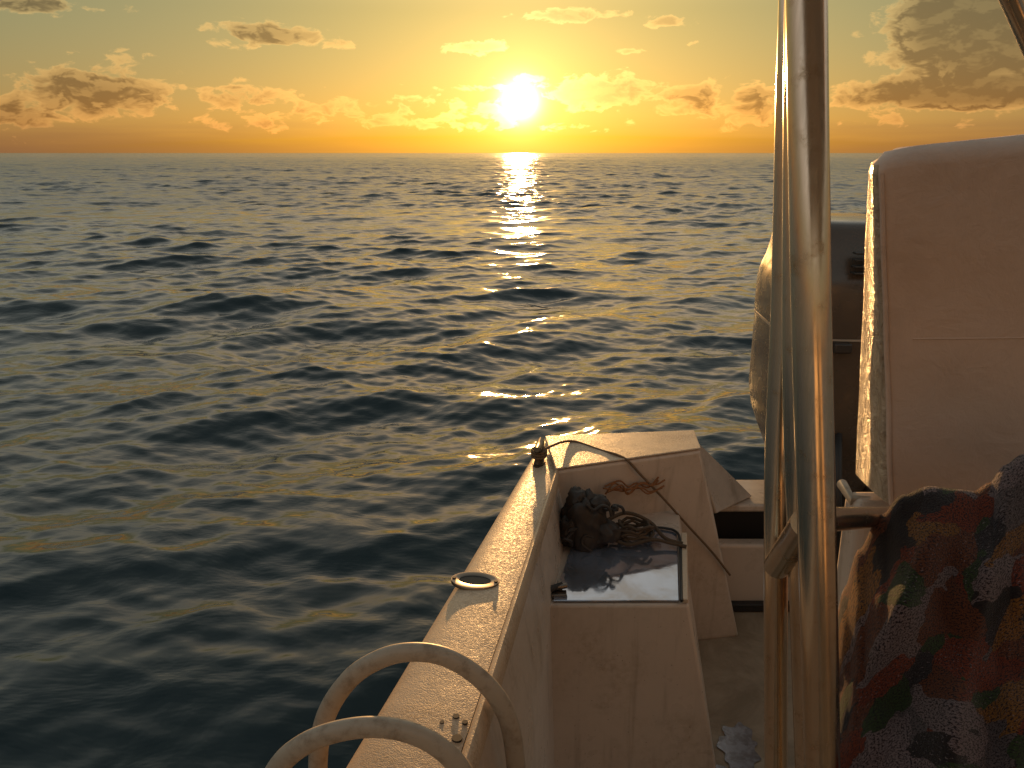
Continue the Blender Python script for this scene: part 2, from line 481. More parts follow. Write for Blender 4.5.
# ------------------------------------------------------------------ the sea
def make_sea():
    rng = np.random.default_rng(11)
    # rings
    rr = list(np.linspace(.35, 1.4, 22))
    while rr[-1] < 420: rr.append(rr[-1] * (1.0048 if rr[-1] < 12 or rr[-1] > 260 else 1.0036))
    while rr[-1] < 30000: rr.append(rr[-1] * 1.05)
    r = np.array(rr, dtype=np.float64)
    th = np.concatenate([np.linspace(-R(40), R(40), 980, endpoint=False), np.linspace(R(40), R(320), 330, endpoint=False)])
    nr, nt = len(r), len(th)
    Rg, Tg = np.meshgrid(r, th, indexing='ij')
    x = (Rg * np.sin(Tg)).astype(np.float32); y = (Rg * np.cos(Tg)).astype(np.float32)
    z = np.zeros_like(x); dx = np.zeros_like(x); dy = np.zeros_like(x)
    space = np.gradient(r)
    N = 185
    lam = np.exp(np.linspace(math.log(.10), math.log(26), N)) * np.exp(rng.normal(0, .03, N))
    for L in lam:
        k = 2 * math.pi / L
        big = min(1.0, max(0.0, (math.log(L) - math.log(.5)) / 2.2))
        spread = .62 - .22 * big
        a = rng.normal(math.pi / 2 + R(17), spread)
        if L < .3: slope = .021
        elif L < 1.6: slope = .0235
        else: slope = .0155 * (1.6 / L) ** .45
        amp = slope / k * (.6 + .8 * rng.random())
        ph = rng.random() * 6.283
        lod = np.clip((L / (space * 1.7)) - 1, 0, 1).astype(np.float32)
        if .3 < L < 3: lod = lod * (1 + .50 * np.clip((r - 7) / 25, 0, 1)).astype(np.float32)
        sel = lod > 0
        if not sel.any(): continue
        i1 = np.nonzero(sel)[0][-1] + 1
        arg = (k * math.cos(a)) * x[:i1] + (k * math.sin(a)) * y[:i1] + ph
        w = (amp * lod[:i1])[:, None].astype(np.float32)
        # patches of calmer and rougher water
        z[:i1] += w * np.sin(arg)
        cs = np.cos(arg) * w * .95
        dx[:i1] += cs * math.cos(a); dy[:i1] += cs * math.sin(a)
    # calmer patches / gust patches
    g = np.zeros_like(x)
    for L in (7, 11, 17, 29, 45):
        a = rng.uniform(0, 3.14); g += np.sin(2 * math.pi / L * (math.cos(a) * x * .6 + math.sin(a) * y) + rng.random() * 6)
    g = 1 + .10 * g
    fade = np.clip(.50 + Rg * .06, .50, 1).astype(np.float32)
    z *= g * fade * .9; dx *= fade * .9; dy *= fade * .9
    # two long low wake waves running past the near side of the boat
    for (pa, pb, hgt, wid) in (((40, 560), (480, 497), .085, .42), ((20, 700), (330, 640), .035, .30)):
        A_ = atz(*pa, 0); B_ = atz(*pb, 0); d_ = (B_ - A_).normalized(); nx, ny = -d_.y, d_.x
        q = (x - A_.x) * nx + (y - A_.y) * ny + .18 * np.sin(((x - A_.x) * d_.x + (y - A_.y) * d_.y) * .9)
        l = (x - A_.x) * d_.x + (y - A_.y) * d_.y
        z += (hgt * np.exp(-np.where(q < 0, q / wid, q / (wid * 1.8)) ** 2) * np.exp(-((l - 1.0) / 4.5) ** 2)).astype(np.float32)
    co = np.stack([x + dx, y + dy, z], -1).reshape(-1, 3)
    idx = np.arange(nr * nt).reshape(nr, nt)
    a = idx[:-1]; b = idx[1:]
    q = np.stack([a, b, np.roll(b, -1, 1), np.roll(a, -1, 1)], -1).reshape(-1, 4)
    cen = len(co); co = np.vstack([co, [[0, 0, 0]]])
    tri = np.stack([idx[0], np.roll(idx[0], -1), np.full(nt, cen)], -1)
    me = bpy.data.meshes.new('water')
    me.vertices.add(len(co)); me.vertices.foreach_set('co', co.astype(np.float32).ravel())
    nl = q.size + tri.size
    me.loops.add(nl); me.loops.foreach_set('vertex_index', np.concatenate([q.ravel(), tri.ravel()]).astype(np.int32))
    npol = len(q) + len(tri)
    me.polygons.add(npol)
    st = np.concatenate([np.arange(len(q)) * 4, len(q) * 4 + np.arange(len(tri)) * 3]).astype(np.int32)
    me.polygons.foreach_set('loop_start', st)
    me.polygons.foreach_set('use_smooth', np.ones(npol, dtype=bool))
    me.update(calc_edges=True)
    o = link('water', me, M['water'])
    if me.polygons[len(q) // 2].normal.z < 0: me.flip_normals()
    o['kind'] = 'structure'
make_sea()

# ------------------------------------------------------------------ the boat
ZG, ZB, ZF = 1.00, .80, .28
boat = empty('motor_boat', (0.4, 0, 0))
tag(boat, 'cream fibreglass motor boat with weathered side deck and wet stern locker', 'boat')

# side deck (gunwale) edges as two straight lines in plan
L0, L1 = atz(527, 460, ZG), atz(331, 775, ZG)
R0, R1 = atz(562, 462, ZG), atz(476, 752, ZG)
def line(a, b, y): t = (y - a.y) / (b.y - a.y); return a + (b - a) * t
def deckL(y): return line(L0, L1, y)
def deckR(y): return line(R0, R1, y)
YS = 2.40                                         # where the side deck meets the stern block
ys = [YS + .12, 2.2, 1.9, 1.6, 1.3, 1.0, .7, .3, -.2, -.8, -1.6]
prof_deck = [(-.035, -.30), (-.03, -.10), (-.02, -.055), (.015, -.025), (.07, -.010), (.14, -.003), (.30, .002), (.55, .004), (.80, .002), (.885, 0)]
def sect(prof, y):
    a, b = deckL(y), deckR(y); w = b.x - a.x
    return [Vector((a.x + w * s, y, ZG + dz)) for s, dz in prof]
mb = MB(); mb.loft([sect(prof_deck, y) for y in ys], cap=False, closed=False)
mb.build('side_deck', M['nonskid'], boat)
prof_lip = [(.885, -.006), (.90, .006), (.93, .013), (.96, .014), (.99, .008), (1.01, -.008), (1.012, -.03), (1.0, -.045)]
mb = MB(); mb.loft([sect(prof_lip, y) for y in ys], cap=False, closed=False)
mb.build('coaming', M['nonskid'], boat)
# inner side below the coaming
mb = MB()
rows = []
for y in ys:
    b = deckR(y); rows.append([Vector((b.x, y, ZG - .045)), Vector((b.x + .03, y, ZG - .20)), Vector((b.x + .05, y, ZF + .03)), Vector((b.x + .08, y, ZF))])
mb.loft(rows, cap=False, closed=False); mb.build('inner_side', M['gelcoat'], boat)
# hull outside, going down to the water
mb = MB(); rows = []
for y in [YS + .45] + ys:
    a = deckL(min(y, YS + .3)); rows.append([Vector((a.x - .006, y, ZG - .29)), Vector((a.x + .03, y, .45)), Vector((a.x + .12, y, .0)), Vector((a.x + .30, y, -.3))])
mb.loft(rows, cap=False, closed=False); mb.build('hull_side', M['hull'], boat)
# deck floor
mb = MB(); b0 = deckR(YS); b1 = deckR(-1.6)
mb.hexa([(b0.x + .05, 2.76, ZF - .05), (2.3, 2.76, ZF - .05), (2.0, -1.6, ZF - .05), (b1.x + .05, -1.6, ZF - .05)],
        [(b0.x + .05, 2.76, ZF), (2.3, 2.76, ZF), (2.0, -1.6, ZF), (b1.x + .05, -1.6, ZF)])
mb.build('floor', M['floor'], boat, smooth=False)

mb = MB(); mb.hexa([(.05, -2.6, ZF), (2.0, -2.6, ZF), (2.0, -1.62, ZF), (-.15, -1.62, ZF)], [(.15, -2.5, 1.75), (1.9, -2.5, 1.75), (1.9, -1.75, 1.75), (-.02, -1.75, 1.75)])  # unseen block added behind the camera for the tubes to reflect
mb.build('unseen_cabin_reflector', M['gelcoat'], boat, bevel=.05)
mb = MB(); mb.hexa([(2.0, -1.62, ZF), (2.2, -1.62, ZF), (2.5, 2.7, ZF), (2.3, 2.7, ZF)], [(2.0, -1.62, ZG), (2.25, -1.62, ZG), (2.55, 2.7, ZG), (2.3, 2.7, ZG)])
mb.build('far_side', M['gelcoat'], boat, bevel=.02)
# stern block: top corners read off the photo, body down to the floor
A = atz(545, 438, ZG + .01); B = atz(694, 432, ZG + .01); Cc = atz(701, 450, ZG + .01); D = atz(562, 471, ZG + .01)
bl = atz(560, 640, ZF); br = atz(740, 636, ZF)
A2 = Vector((A.x - .03, A.y + .04, .1)); B2 = Vector((B.x + .10, B.y + .06, .1))
mb = MB()
Dl = Vector((D.x - .02, D.y, D.z)); bl = Vector((Dl.x + .06, br.y - .12, ZF))
mb.hexa([bl, br, B2, A2], [Dl, Cc, B, A]); mb.build('stern_block', M['gelcoat'], boat, bevel=.012)
mb = MB(); up_ = Vector((0, 0, .004)); up2 = Vector((0, 0, .016))
mb.hexa([p + up_ * .5 for p in (Dl, Cc, B, A)], [p + up2 * .5 for p in (Dl, Cc, B, A)]); mb.build('top_deck', M['nonskid'], boat, bevel=.006)
# sloping wing beside it
E1 = aty(753, 496, 2.76); F1 = aty(716, 514, 2.60); E2 = aty(752, 500, 2.84)
mb = MB()
Bq = Vector((B.x - .01, B.y, B.z - .012)); Cq = Vector((Cc.x - .008, Cc.y + .005, Cc.z - .02))
back = Vector((-.04, .06, -.02))
mb.hexa([Cq, F1, E1, Bq], [Cq + back + Vector((-.04, .0, -.05)), F1 + back, E1 + back + Vector((0, 0, -.02)), Bq + back + Vector((-.05, -.03, -.05))])
mb.build('stern_wing', M['gelcoat'], boat, bevel=.006)
# low transom with an open recess, its shade painted black, under its cap, right of the block
XT0 = Cc.x + .03
mb = MB(); y = 2.74
def bx(mb, x0, x1, y0, y1, z0, z1): mb.hexa([(x0, y0, z0), (x1, y0, z0), (x1, y1, z0), (x0, y1, z0)], [(x0, y0, z1), (x1, y0, z1), (x1, y1, z1), (x0, y1, z1)])
zc = aty(752, 497, 2.76).z; zl = aty(740, 545, 2.70).z
bx(mb, XT0, 1.02, 2.70, 2.94, zc - .035, zc - .004); mb.build('transom_cap', M['gelcoat'], boat, bevel=.01)
mb = MB(); bx(mb, 1.45, 2.29, 2.70, 2.94, zc - .035, zc - .004); mb.build('transom_cap', M['gelcoat'], boat, bevel=.01)
mb = MB(); bx(mb, XT0, 2.29, 2.70, 2.76, ZF + .002, zl); mb.build('transom_step', M['gelcoat'], boat, bevel=.012)
mb = MB(); bx(mb, XT0, 2.3, 2.86, 2.93, .05, zc - .037); mb.build('recess_shade_panel', M['rubber'], boat)  # black panel paints the shade inside the recess
mb = MB(); bx(mb, A.x + .05, 2.3, 2.945, 2.985, -.25, zc - .04); mb.build('transom', M['hull'], boat, bevel=.01)
mb = MB(); bx(mb, XT0 + .10, 1.3, 2.665, 2.697, ZF + .004, ZF + .035); mb.build('step_foot_strip', M['rubber'], boat, bevel=.004)  # dark strip along the foot of the transom step

# stern locker in front of the block (wet lid)
fl, fr = atz(548, 605, ZB), atz(689, 605, ZB)
kl, kr = atz(574, 510, ZB), atz(683, 528, ZB)
gl, gr = aty(548, 790, fl.y - .02), aty(717, 775, fr.y - .02)
gl.z = gr.z = ZF
fl2 = Vector((fl.x - .05, fl.y, ZB)); gl2 = Vector((gl.x - .05, gl.y, ZF)); kl2 = Vector((D.x - .02, D.y + .03, ZB))
kr2 = Vector((kr.x + .02, 2.50, ZB)); gk = Vector((kr.x + .12, 2.52, ZF))
mb = MB(); mb.hexa([gl2, gr, gk, Vector((kl2.x, 2.4, ZF))], [fl2, fr, kr2, kl2])
mb.build('locker_body', M['gelcoat'], boat, bevel=.008)
# lid: thin wet panel a few mm proud, with raised rim on its right
lz = ZB + .003
ll, lr = atz(553, 602, lz), atz(679, 602, lz); lkr = atz(677, 532, lz); lkl = Vector((kl.x + .01, 2.36, lz))
def thin(mb, loop, h): mb.hexa([Vector(p) for p in loop], [Vector(p) + Vector((0, 0, h)) for p in loop])
mb = MB(); thin(mb, [ll, lr, lkr, lkl], .005); mb.build('locker_lid', M['wet'], boat, bevel=.002)
mb = MB(); r0, r1 = atz(682, 603, lz), atz(688, 604, lz); r2, r3 = atz(687, 536, lz), atz(681, 536, lz)
thin(mb, [r0, r1, r2, r3], .013); mb.build('lid_rim', M['nonskid'], boat, bevel=.003)
# hinge on the lid's near left corner
h = empty('x'); bpy.data.objects.remove(h)
hp = atz(556, 592, ZB + .012)
mb = MB()
bx(mb, hp.x - .018, hp.x + .028, hp.y - .020, hp.y + .006, ZB + .008, ZB + .015)
mb.tube([(hp.x - .012, hp.y + .004, ZB + .022), (hp.x + .030, hp.y + .010, ZB + .026)], .008, 10)
bx(mb, hp.x + .006, hp.x + .018, hp.y + .006, hp.y + .05, ZB + .008, ZB + .018)
hg = mb.build('hinge', M['chrome'], boat, bevel=.001)
mb = MB(); mb.tube([(hp.x - .020, hp.y - .002, ZB + .018), (hp.x + .018, hp.y + .012, ZB + .030)], [.011, .006], 10)
mb.build('hinge_knob', M['rubber'], hg, inv=False).location = (-boat.location.x * 1, 0, 0)

# flush rod holder on the side deck
rc = atz(475, 581, ZG + .004)
du = Vector((.17, .985, 0)).normalized(); dv = Vector((du.y, -du.x, 0))
def oval(c, a, b, n=28, h=0.0, tilt=0): return [c + dv * (a * math.cos(2 * math.pi * k / n)) + du * (b * math.sin(2 * math.pi * k / n)) + Vector((0, 0, h)) for k in range(n)]
mb = MB(); rings = [oval(rc, .056, .038, h=-.004), oval(rc, .056, .038, h=.001), oval(rc, .056, .036, h=.0035), oval(rc, .040, .023, h=.0035), oval(rc, .037, .020, h=.002), oval(rc, .037, .020, h=-.002)]
mb.loft(rings, cap=False); rh = mb.build('rod_holder', M['chrome'], boat)
mb = MB(); mb.poly(oval(rc, .0375, .0205, h=.0012)); q = mb.build('rod_hole_disc', M['hole_shade'], rh, inv=False); q.location = (-boat.location.x, 0, 0)  # flat dark disc paints the shade inside the holder's opening
for s in (-1, 1):
    mb = MB()
    c = rc + dv * (.049 * s) + Vector((0, 0, .0036)); mb.loft([[c + Vector((.0045 * math.cos(k), .0045 * math.sin(k), z)) for k in [i * math.pi / 4 for i in range(8)]] for z in (0, .002)])
    q = mb.build('screw', M['rubber'], rh, inv=False); q.location = (-boat.location.x, 0, 0)

# cleat at the stern end of the side deck
cc = atz(539, 462, ZG + .004)
mb = MB()
for s in (-.022, .022):
    p = cc + du * s; mb.tube([p, p + Vector((0, 0, .018)), p + Vector((0, 0, .045))], [.016, .010, .011], 12)
q = [cc + du * t + Vector((0, 0, .050 + .010 * abs(t / .05) ** 2)) for t in (-.05, -.035, -.015, 0, .015, .035, .05)]
mb.tube(q, [.008, .012, .015, .015, .015, .012, .008], 12)
b_ = [cc + du * s + Vector((0, 0, 0)) for s in (-.04, .04)]
mb.loft([oval(cc, .020, .048, h=-.003), oval(cc, .020, .048, h=.005)])
mb.build('cleat', M['old_bronze'], boat)
# small fittings and screw heads on the near deck, each pressed in the coaming
for (px, py, s) in ((456, 716, .006), (457, 738, .009), (465, 722, .005), (442, 722, .004)):
    p = atz(px, py, ZG + .004); mb = MB()
    mb.loft([[p + Vector((s * math.cos(k), s * math.sin(k), z)) for k in [i * math.pi / 5 for i in range(10)]] for z in (-.004, .0008)])
    mb.build('deck_screw', M['rubber'], boat)

# puddle on the floor
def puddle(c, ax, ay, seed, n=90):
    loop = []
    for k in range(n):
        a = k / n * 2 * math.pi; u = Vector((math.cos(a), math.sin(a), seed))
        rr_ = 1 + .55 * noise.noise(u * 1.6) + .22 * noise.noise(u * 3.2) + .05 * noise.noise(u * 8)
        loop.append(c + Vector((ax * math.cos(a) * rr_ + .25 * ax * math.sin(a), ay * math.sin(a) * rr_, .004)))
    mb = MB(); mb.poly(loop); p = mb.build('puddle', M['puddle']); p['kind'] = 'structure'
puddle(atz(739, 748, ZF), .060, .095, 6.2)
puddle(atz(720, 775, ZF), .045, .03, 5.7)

# ------------------------------------------------------------------ boarding ladder over the side deck
lad = empty('boarding_ladder', tuple(atz(420, 700, ZG)))
tag(lad, 'pale plastic boarding ladder hooked by two arched handles over the side deck', 'ladder')
def hoop(pts, y, w, name):
    P = [aty(px, py, y + dy_) for (px, py, dy_) in pts]
    P = smooth_path(P, 8)
    MB().tube(P, w, 16, flat=.8).build(name, M['ladder'], lad) if False else None
    m_ = MB(); m_.tube(P, w, 16, flat=.75); return m_.build(name, M['ladder'], lad)
# outer leg, arch, inner leg
hoop([(328, 860, .0), (318, 780, .0), (324, 722, 0), (348, 681, 0), (380, 659, 0), (413, 652, 0), (448, 658, 0), (482, 680, 0), (505, 712, 0), (515, 755, 0), (519, 830, 0)], 1.20, .0175, 'handle')
hoop([(262, 880, 0), (262, 810, 0), (278, 768, 0), (303, 745, 0), (335, 732, 0), (372, 727, 0), (408, 732, 0), (440, 748, 0), (462, 772, 0), (474, 805, 0), (478, 870, 0)], 1.03, .0175, 'handle')
for (pa, pb) in (((326, 850), (262, 870)),):
    mb = MB(); a = aty(*pa, 1.20); b = aty(*pb, 1.03); mb.tube([a, b], .014, 12); mb.build('rung', M['ladder'], lad)
a = aty(326, 850, 1.2); b = aty(262, 870, 1.03)
for k in range(1, 3):
    mb = MB(); o_ = Vector((.02 * k, 0, -.24 * k)); mb.tube([a + o_, b + o_], .014, 12); mb.build('rung', M['ladder'], lad)
for p in (a, b):
    mb = MB(); mb.tube([p, p + Vector((.02, 0, -.28)), p + Vector((.04, 0, -.56))], .0155, 12); mb.build('rail', M['ladder'], lad)

# ------------------------------------------------------------------ canopy frame of stainless tubes
cf = empty('canopy_frame', tuple(atz(820, 740, ZF)))
tag(cf, 'stainless steel canopy frame with upright tubes, brace and rail', 'canopy frame')
def tubepx(name, pts, r, seg=28):
    P = [atd(px, py, d) for px, py, d in pts]
    if len(P) > 2: P = smooth_path(P, 8)
    m_ = MB(); m_.tube(P, r, seg); return m_.build(name, M['steel'], cf)
# main post (px, py, depth)
tubepx('post', [(804, -330, .80), (806.5, 0, .85), (811, 300, .88), (817, 540, .93), (822, 768, 1.0), (828, 1080, 1.12), (835, 1400, 1.30)], .0215)
tubepx('post', [(799, -330, 1.0), (792.5, 0, 1.03), (789, 110, 1.05), (784, 300, 1.10), (777.5, 450, 1.15), (776, 560, 1.19), (776, 768, 1.28), (778, 1100, 1.45)], .0175)
tubepx('post', [(806, -330, .95), (800, 0, .98), (797, 300, 1.02), (798, 450, 1.06), (803, 600, 1.12), (808, 768, 1.20), (820, 1100, 1.4)], .0185)
tubepx('brace', [(777, 566, 1.13), (792, 544, 1.06), (806, 523, .98)], .0185)
tubepx('rail', [(816, 519, .925), (832, 519, .97), (860, 518, 1.12), (890, 516, 1.32), (960, 512, 1.5)], .0150)
def collar(px, py, d, r, h):
    c = atd(px, py, d); m_ = MB(); m_.tube([c + Vector((0, 0, -h)), c + Vector((0, 0, -h * .8)), c + Vector((0, 0, h * .8)), c + Vector((0, 0, h))], [r * .9, r, r, r * .9], 24)
    return m_.build('clamp', M['rubber'], cf)
cvr = []
m_ = MB()  # unseen canopy top, added to shade the deck and fill tube reflections
for iy in range(25):
    y = -1.6 + 2.5 * iy / 24; row = []
    for ix in range(25):
        x = -.35 + 2.75 * ix / 24; row.append(Vector((x, y, 2.52 - .05 * ((ix - 12) / 12) ** 2 - .012 * math.cos(iy / 24 * math.pi * 6))))
    cvr.append(row)
m_.loft(cvr, cap=False, closed=False)
q = m_.build('unseen_canopy_top', M['canvas'], cf); sd = q.modifiers.new('thickness', 'SOLIDIFY'); sd.thickness = .002
tubepx('strut', [(985, -60, .95), (1018, 12, 1.0), (1060, 110, 1.05)], .0135)

# ------------------------------------------------------------------ outboard motor
mo = empty('outboard_motor', (1.20, 2.98, .05))
tag(mo, 'dark outboard motor with rounded cowling on the transom behind the steel posts', 'outboard motor')
def rrect(cx, cy, hx, hy, z, n=8, p=3.2, tilt=0.0, ang=R(-4)):
    r_ = []
    for k in range(n * 4):
        a = 2 * math.pi * (k + .5) / (n * 4); c, s = math.cos(a), math.sin(a)
        u = hx * math.copysign(abs(c) ** (2 / p), c); v = hy * math.copysign(abs(s) ** (2 / p), s)
        r_.append(Vector((cx + u * math.cos(ang) - v * math.sin(ang), cy + u * math.sin(ang) + v * math.cos(ang), z + tilt * v)))
    return r_
xl = aty(757, 330, 2.98).x; cx = xl + .300
def cow(z, f, fy=1, dyy=0): return rrect(cx, 3.02 + dyy, .26 * f, .34 * fy, z, 9, 4.2)
mb = MB()
mb.loft([cow(1.335, .99), cow(1.35, 1.0), cow(1.44, 1.0), cow(1.49, .985), cow(1.53, .94, .98), cow(1.56, .88, .96, .01), cow(1.62, .82, .92, .02), cow(1.68, .78, .86, .03), cow(1.71, .72, .78, .03), cow(1.722, .55, .6, .03)])
cw = mb.build('cowling', M['cowl'], mo)
mb = MB(); mb.loft([cow(1.327, .995, 1.005), cow(1.334, .995, 1.005)]); mb.build('trim_line', M['stripe'], mo)
mb = MB(); mb.loft([cow(.70, .60, .60), cow(.80, .74, .70), cow(.88, .86, .86), cow(.94, .94, .94), cow(1.02, .99, .98), cow(1.326, .99, .995)]); mb.build('lower_cowl', M['cowl'], mo)
for xx in (-.10, .10):
    mb = MB(); bx(mb, cx + xx - .03, cx + xx + .03, 2.655, 2.69, 1.29, 1.325); mb.build('latch', M['motor_leg'], mo, bevel=.006)
for k in range(4):
    mb = MB(); bx(mb, cx - .09, cx + .09, 2.66, 2.70, 1.56 + .022 * k, 1.567 + .022 * k); mb.build('vent', M['motor_leg'], mo, bevel=.002)
mb = MB(); mb.tube(smooth_path([(cx - .05, 2.74, 1.0), (cx - .09, 2.62, .92), (cx - .10, 2.55, .75), (cx - .05, 2.62, .50)], 8), .014, 10); mb.build('cable', M['rubber'], mo)
mb = MB(); mb.loft([rrect(cx, 3.10, .085, .15, z, 6, 2.6) for z in (.1, .5, .86)] ); mb.build('midsection', M['motor_leg'], mo)
mb = MB(); mb.loft([rrect(cx, 3.10, .06 * s, .13 * s, z, 6, 2.4) for z, s in ((-.45, .5), (-.3, .9), (.1, 1.0))]); mb.build('gearcase', M['motor_leg'], mo)
mb = MB(); bx(mb, cx - .20, cx + .20, 2.98, 3.36, .0, .02); mb.build('cavitation_plate', M['motor_leg'], mo, bevel=.008)
for s in (-1, 1):
    mb = MB(); mb.hexa([(cx + s * .13 - .015, 2.80, zc + .002), (cx + s * .13 + .015, 2.80, zc + .002), (cx + s * .13 + .015, 2.99, .15), (cx + s * .13 - .015, 2.99, .15)],
                       [(cx + s * .13 - .015, 2.80, zc + .09), (cx + s * .13 + .015, 2.80, zc + .09), (cx + s * .13 + .015, 3.03, .78), (cx + s * .13 - .015, 3.03, .78)])
    mb.build('bracket', M['motor_leg'], mo, bevel=.006)
mb = MB()
for k in range(3):
    a = k * 2 * math.pi / 3; u = Vector((math.cos(a), 0, math.sin(a))); w = Vector((-math.sin(a), 0, math.cos(a)))
    c = Vector((cx, 3.30, -.25))
    mb.loft([[c + u * r_ + w * q_ + Vector((0, t_ + q_ * .5, 0)) for q_, t_ in ((-ww, 0), (ww, 0), (ww, .006), (-ww, .006))] for r_, ww in ((.03, .03), (.10, .07), (.16, .05))])
mb.build('propeller', M['motor_leg'], mo)

# ------------------------------------------------------------------ tall pale seat back
sb = empty('seat', tuple(aty(960, 500, 1.6)))
tag(sb, 'tall cream vinyl seat back with creased sunlit left edge above the patterned towel', 'seat')
yf, yb = 1.50, 1.66
fTL, fTR = aty(877, 150, yf), aty(1150, 122, yf); fBL, fBR = aty(888, 505, yf), aty(1150, 520, yf)
def sh(p, dyy, dxx, dz=0): return Vector((p.x + dxx, p.y + dyy, p.z + dz))
def grid_panel(name, f, nu, nv, m, parent, uv=False):
    vs = []; fs = []
    for j in range(nv + 1):
        for i in range(nu + 1): vs.append(f(i / nu, j / nv) - parent.location)
    for j in range(nv):
        for i in range(nu):
            a = j * (nu + 1) + i; fs.append((a, a + 1, a + nu + 2, a + nu + 1))
    me = bpy.data.meshes.new(name); me.from_pydata([tuple(v) for v in vs], [], fs); me.update()
    for p in me.polygons: p.use_smooth = True
    if uv:
        l = me.uv_layers.new(name='UVMap')
        for p in me.polygons:
            for li, vi in zip(p.loop_indices, p.vertices):
                j, i = divmod(vi, nu + 1); l.data[li].uv = (i / nu * uv[0], j / nv * uv[1])
    return link(name, me, m, parent)
# closed cushion: rings around a vertical axis, like an upholstered slab, crown at the top
def ring(v):
    """v 0 bottom, 1 top: outline of one horizontal section"""
    l = fBL.lerp(fTL, v); r_ = fBR.lerp(fTR, v)
    side_dx = .004 + .010 * v; dep = .185 - .10 * v
    return l, r_, side_dx, dep
rings = []
NV = 40
for j in range(NV + 1):
    v = j / NV
    l, r_, sdx, dep = ring(v)
    # round the top over
    inset = 0.0; drop = 0.0
    t = max(0, (v - .955) / .045); rad = .034
    inset = rad * (1 - math.sqrt(max(0, 1 - t * t))) if t > 0 else 0
    R_c = .022
    loop = []
    def corner(cx_, cy_, rx_, ry_, a0, a1, n=7):
        for k in range(n + 1):
            a = a0 + (a1 - a0) * k / n; loop.append((cx_ + rx_ * math.cos(a), cy_ + ry_ * math.sin(a)))
    W_ = (r_.x - l.x); 
    # local frame: x to the right, y into the picture
    x0, x1, y0, y1 = inset, W_ - inset, inset * .8, dep - inset * .8
    corner(x0 + R_c, y0 + R_c, R_c, R_c, 1.5 * math.pi, math.pi)
    # creased left flank, bulging slightly
    for k in range(1, 8): loop.append((x0 + sdx * k / 8 - .004 * math.sin(math.pi * k / 8), y0 + R_c + (y1 - y0 - 2 * R_c) * k / 8))
    corner(x0 + sdx + R_c, y1 - R_c, R_c, R_c, math.pi, .5 * math.pi)
    corner(x1 - R_c, y1 - R_c, R_c, R_c, .5 * math.pi, 0)
    corner(x1 - R_c, y0 + R_c, R_c, R_c, 0, -.5 * math.pi)
    for k in range(1, 14): q = k / 14; loop.append((x1 - R_c + (x0 + R_c - (x1 - R_c)) * q, y0 - .010 * math.sin(math.pi * q) ** .6))
    pr = []
    for (lx, ly) in loop:
        q = lx / W_
        z = l.z + (r_.z - l.z) * q
        # a soft corner where the top turns into the left side
        if v > .8: z -= (.014 * max(0, 1 - lx / .10) ** 2) * ((v - .8) / .2) ** 2
        nz = noise.noise(Vector((lx * 9 + 3, ly * 9, z * 7))) * .004
        pr.append(Vector((l.x + lx + nz, l.y + ly + (r_.y - l.y) * q + nz, z)))
    rings.append(pr)
mb = MB(); mb.loft(rings); sbo = mb.build('backrest', M['vinyl'], sb)
pp = [Vector((rg[3].x - .001, rg[3].y - .003, rg[3].z)) for rg in rings[:-2]]
mb = MB(); mb.tube(pp, .0045, 8); mb.build('piping', M['vinyl'], sb)
for jv in (20,):
    rg = rings[jv]; pl = [Vector((q.x, q.y + .0004, q.z)) for q in rg[-13:][::-1]]
    mb = MB(); mb.tube(pl, .0018, 8); mb.build('seam', M['vinyl'], sb)
me = sbo.data; me.materials.append(M['vinyl_side'])
nl_ = len(rings[0])
for p in me.polygons:
    if abs(p.normal.x) > .75 and p.normal.x < 0: p.material_index = 1
# supports from the backrest down to the seat base
q0 = aty(852, 520, 1.60); q1 = aty(845, 640, 1.60); zt = fBL.z - .035
mb = MB(); mb.hexa([(q1.x, 1.58, ZF), (q1.x + .75, 1.58, ZF), (q1.x + .75, 1.70, ZF), (q1.x, 1.70, ZF)], [(q0.x, 1.58, zt), (q0.x + .75, 1.58, zt), (q0.x + .75, 1.66, zt), (q0.x, 1.66, zt)])
mb.build('seat_base', M['gelcoat'], sb, bevel=.02)
mb = MB(); a = aty(842, 484, 1.70); b = aty(852, 500, 1.62)
mb.tube([a, b, b + Vector((.12, 0, -.01))], .012, 12); mb.build('hinge_arm', M['ladder'], sb)

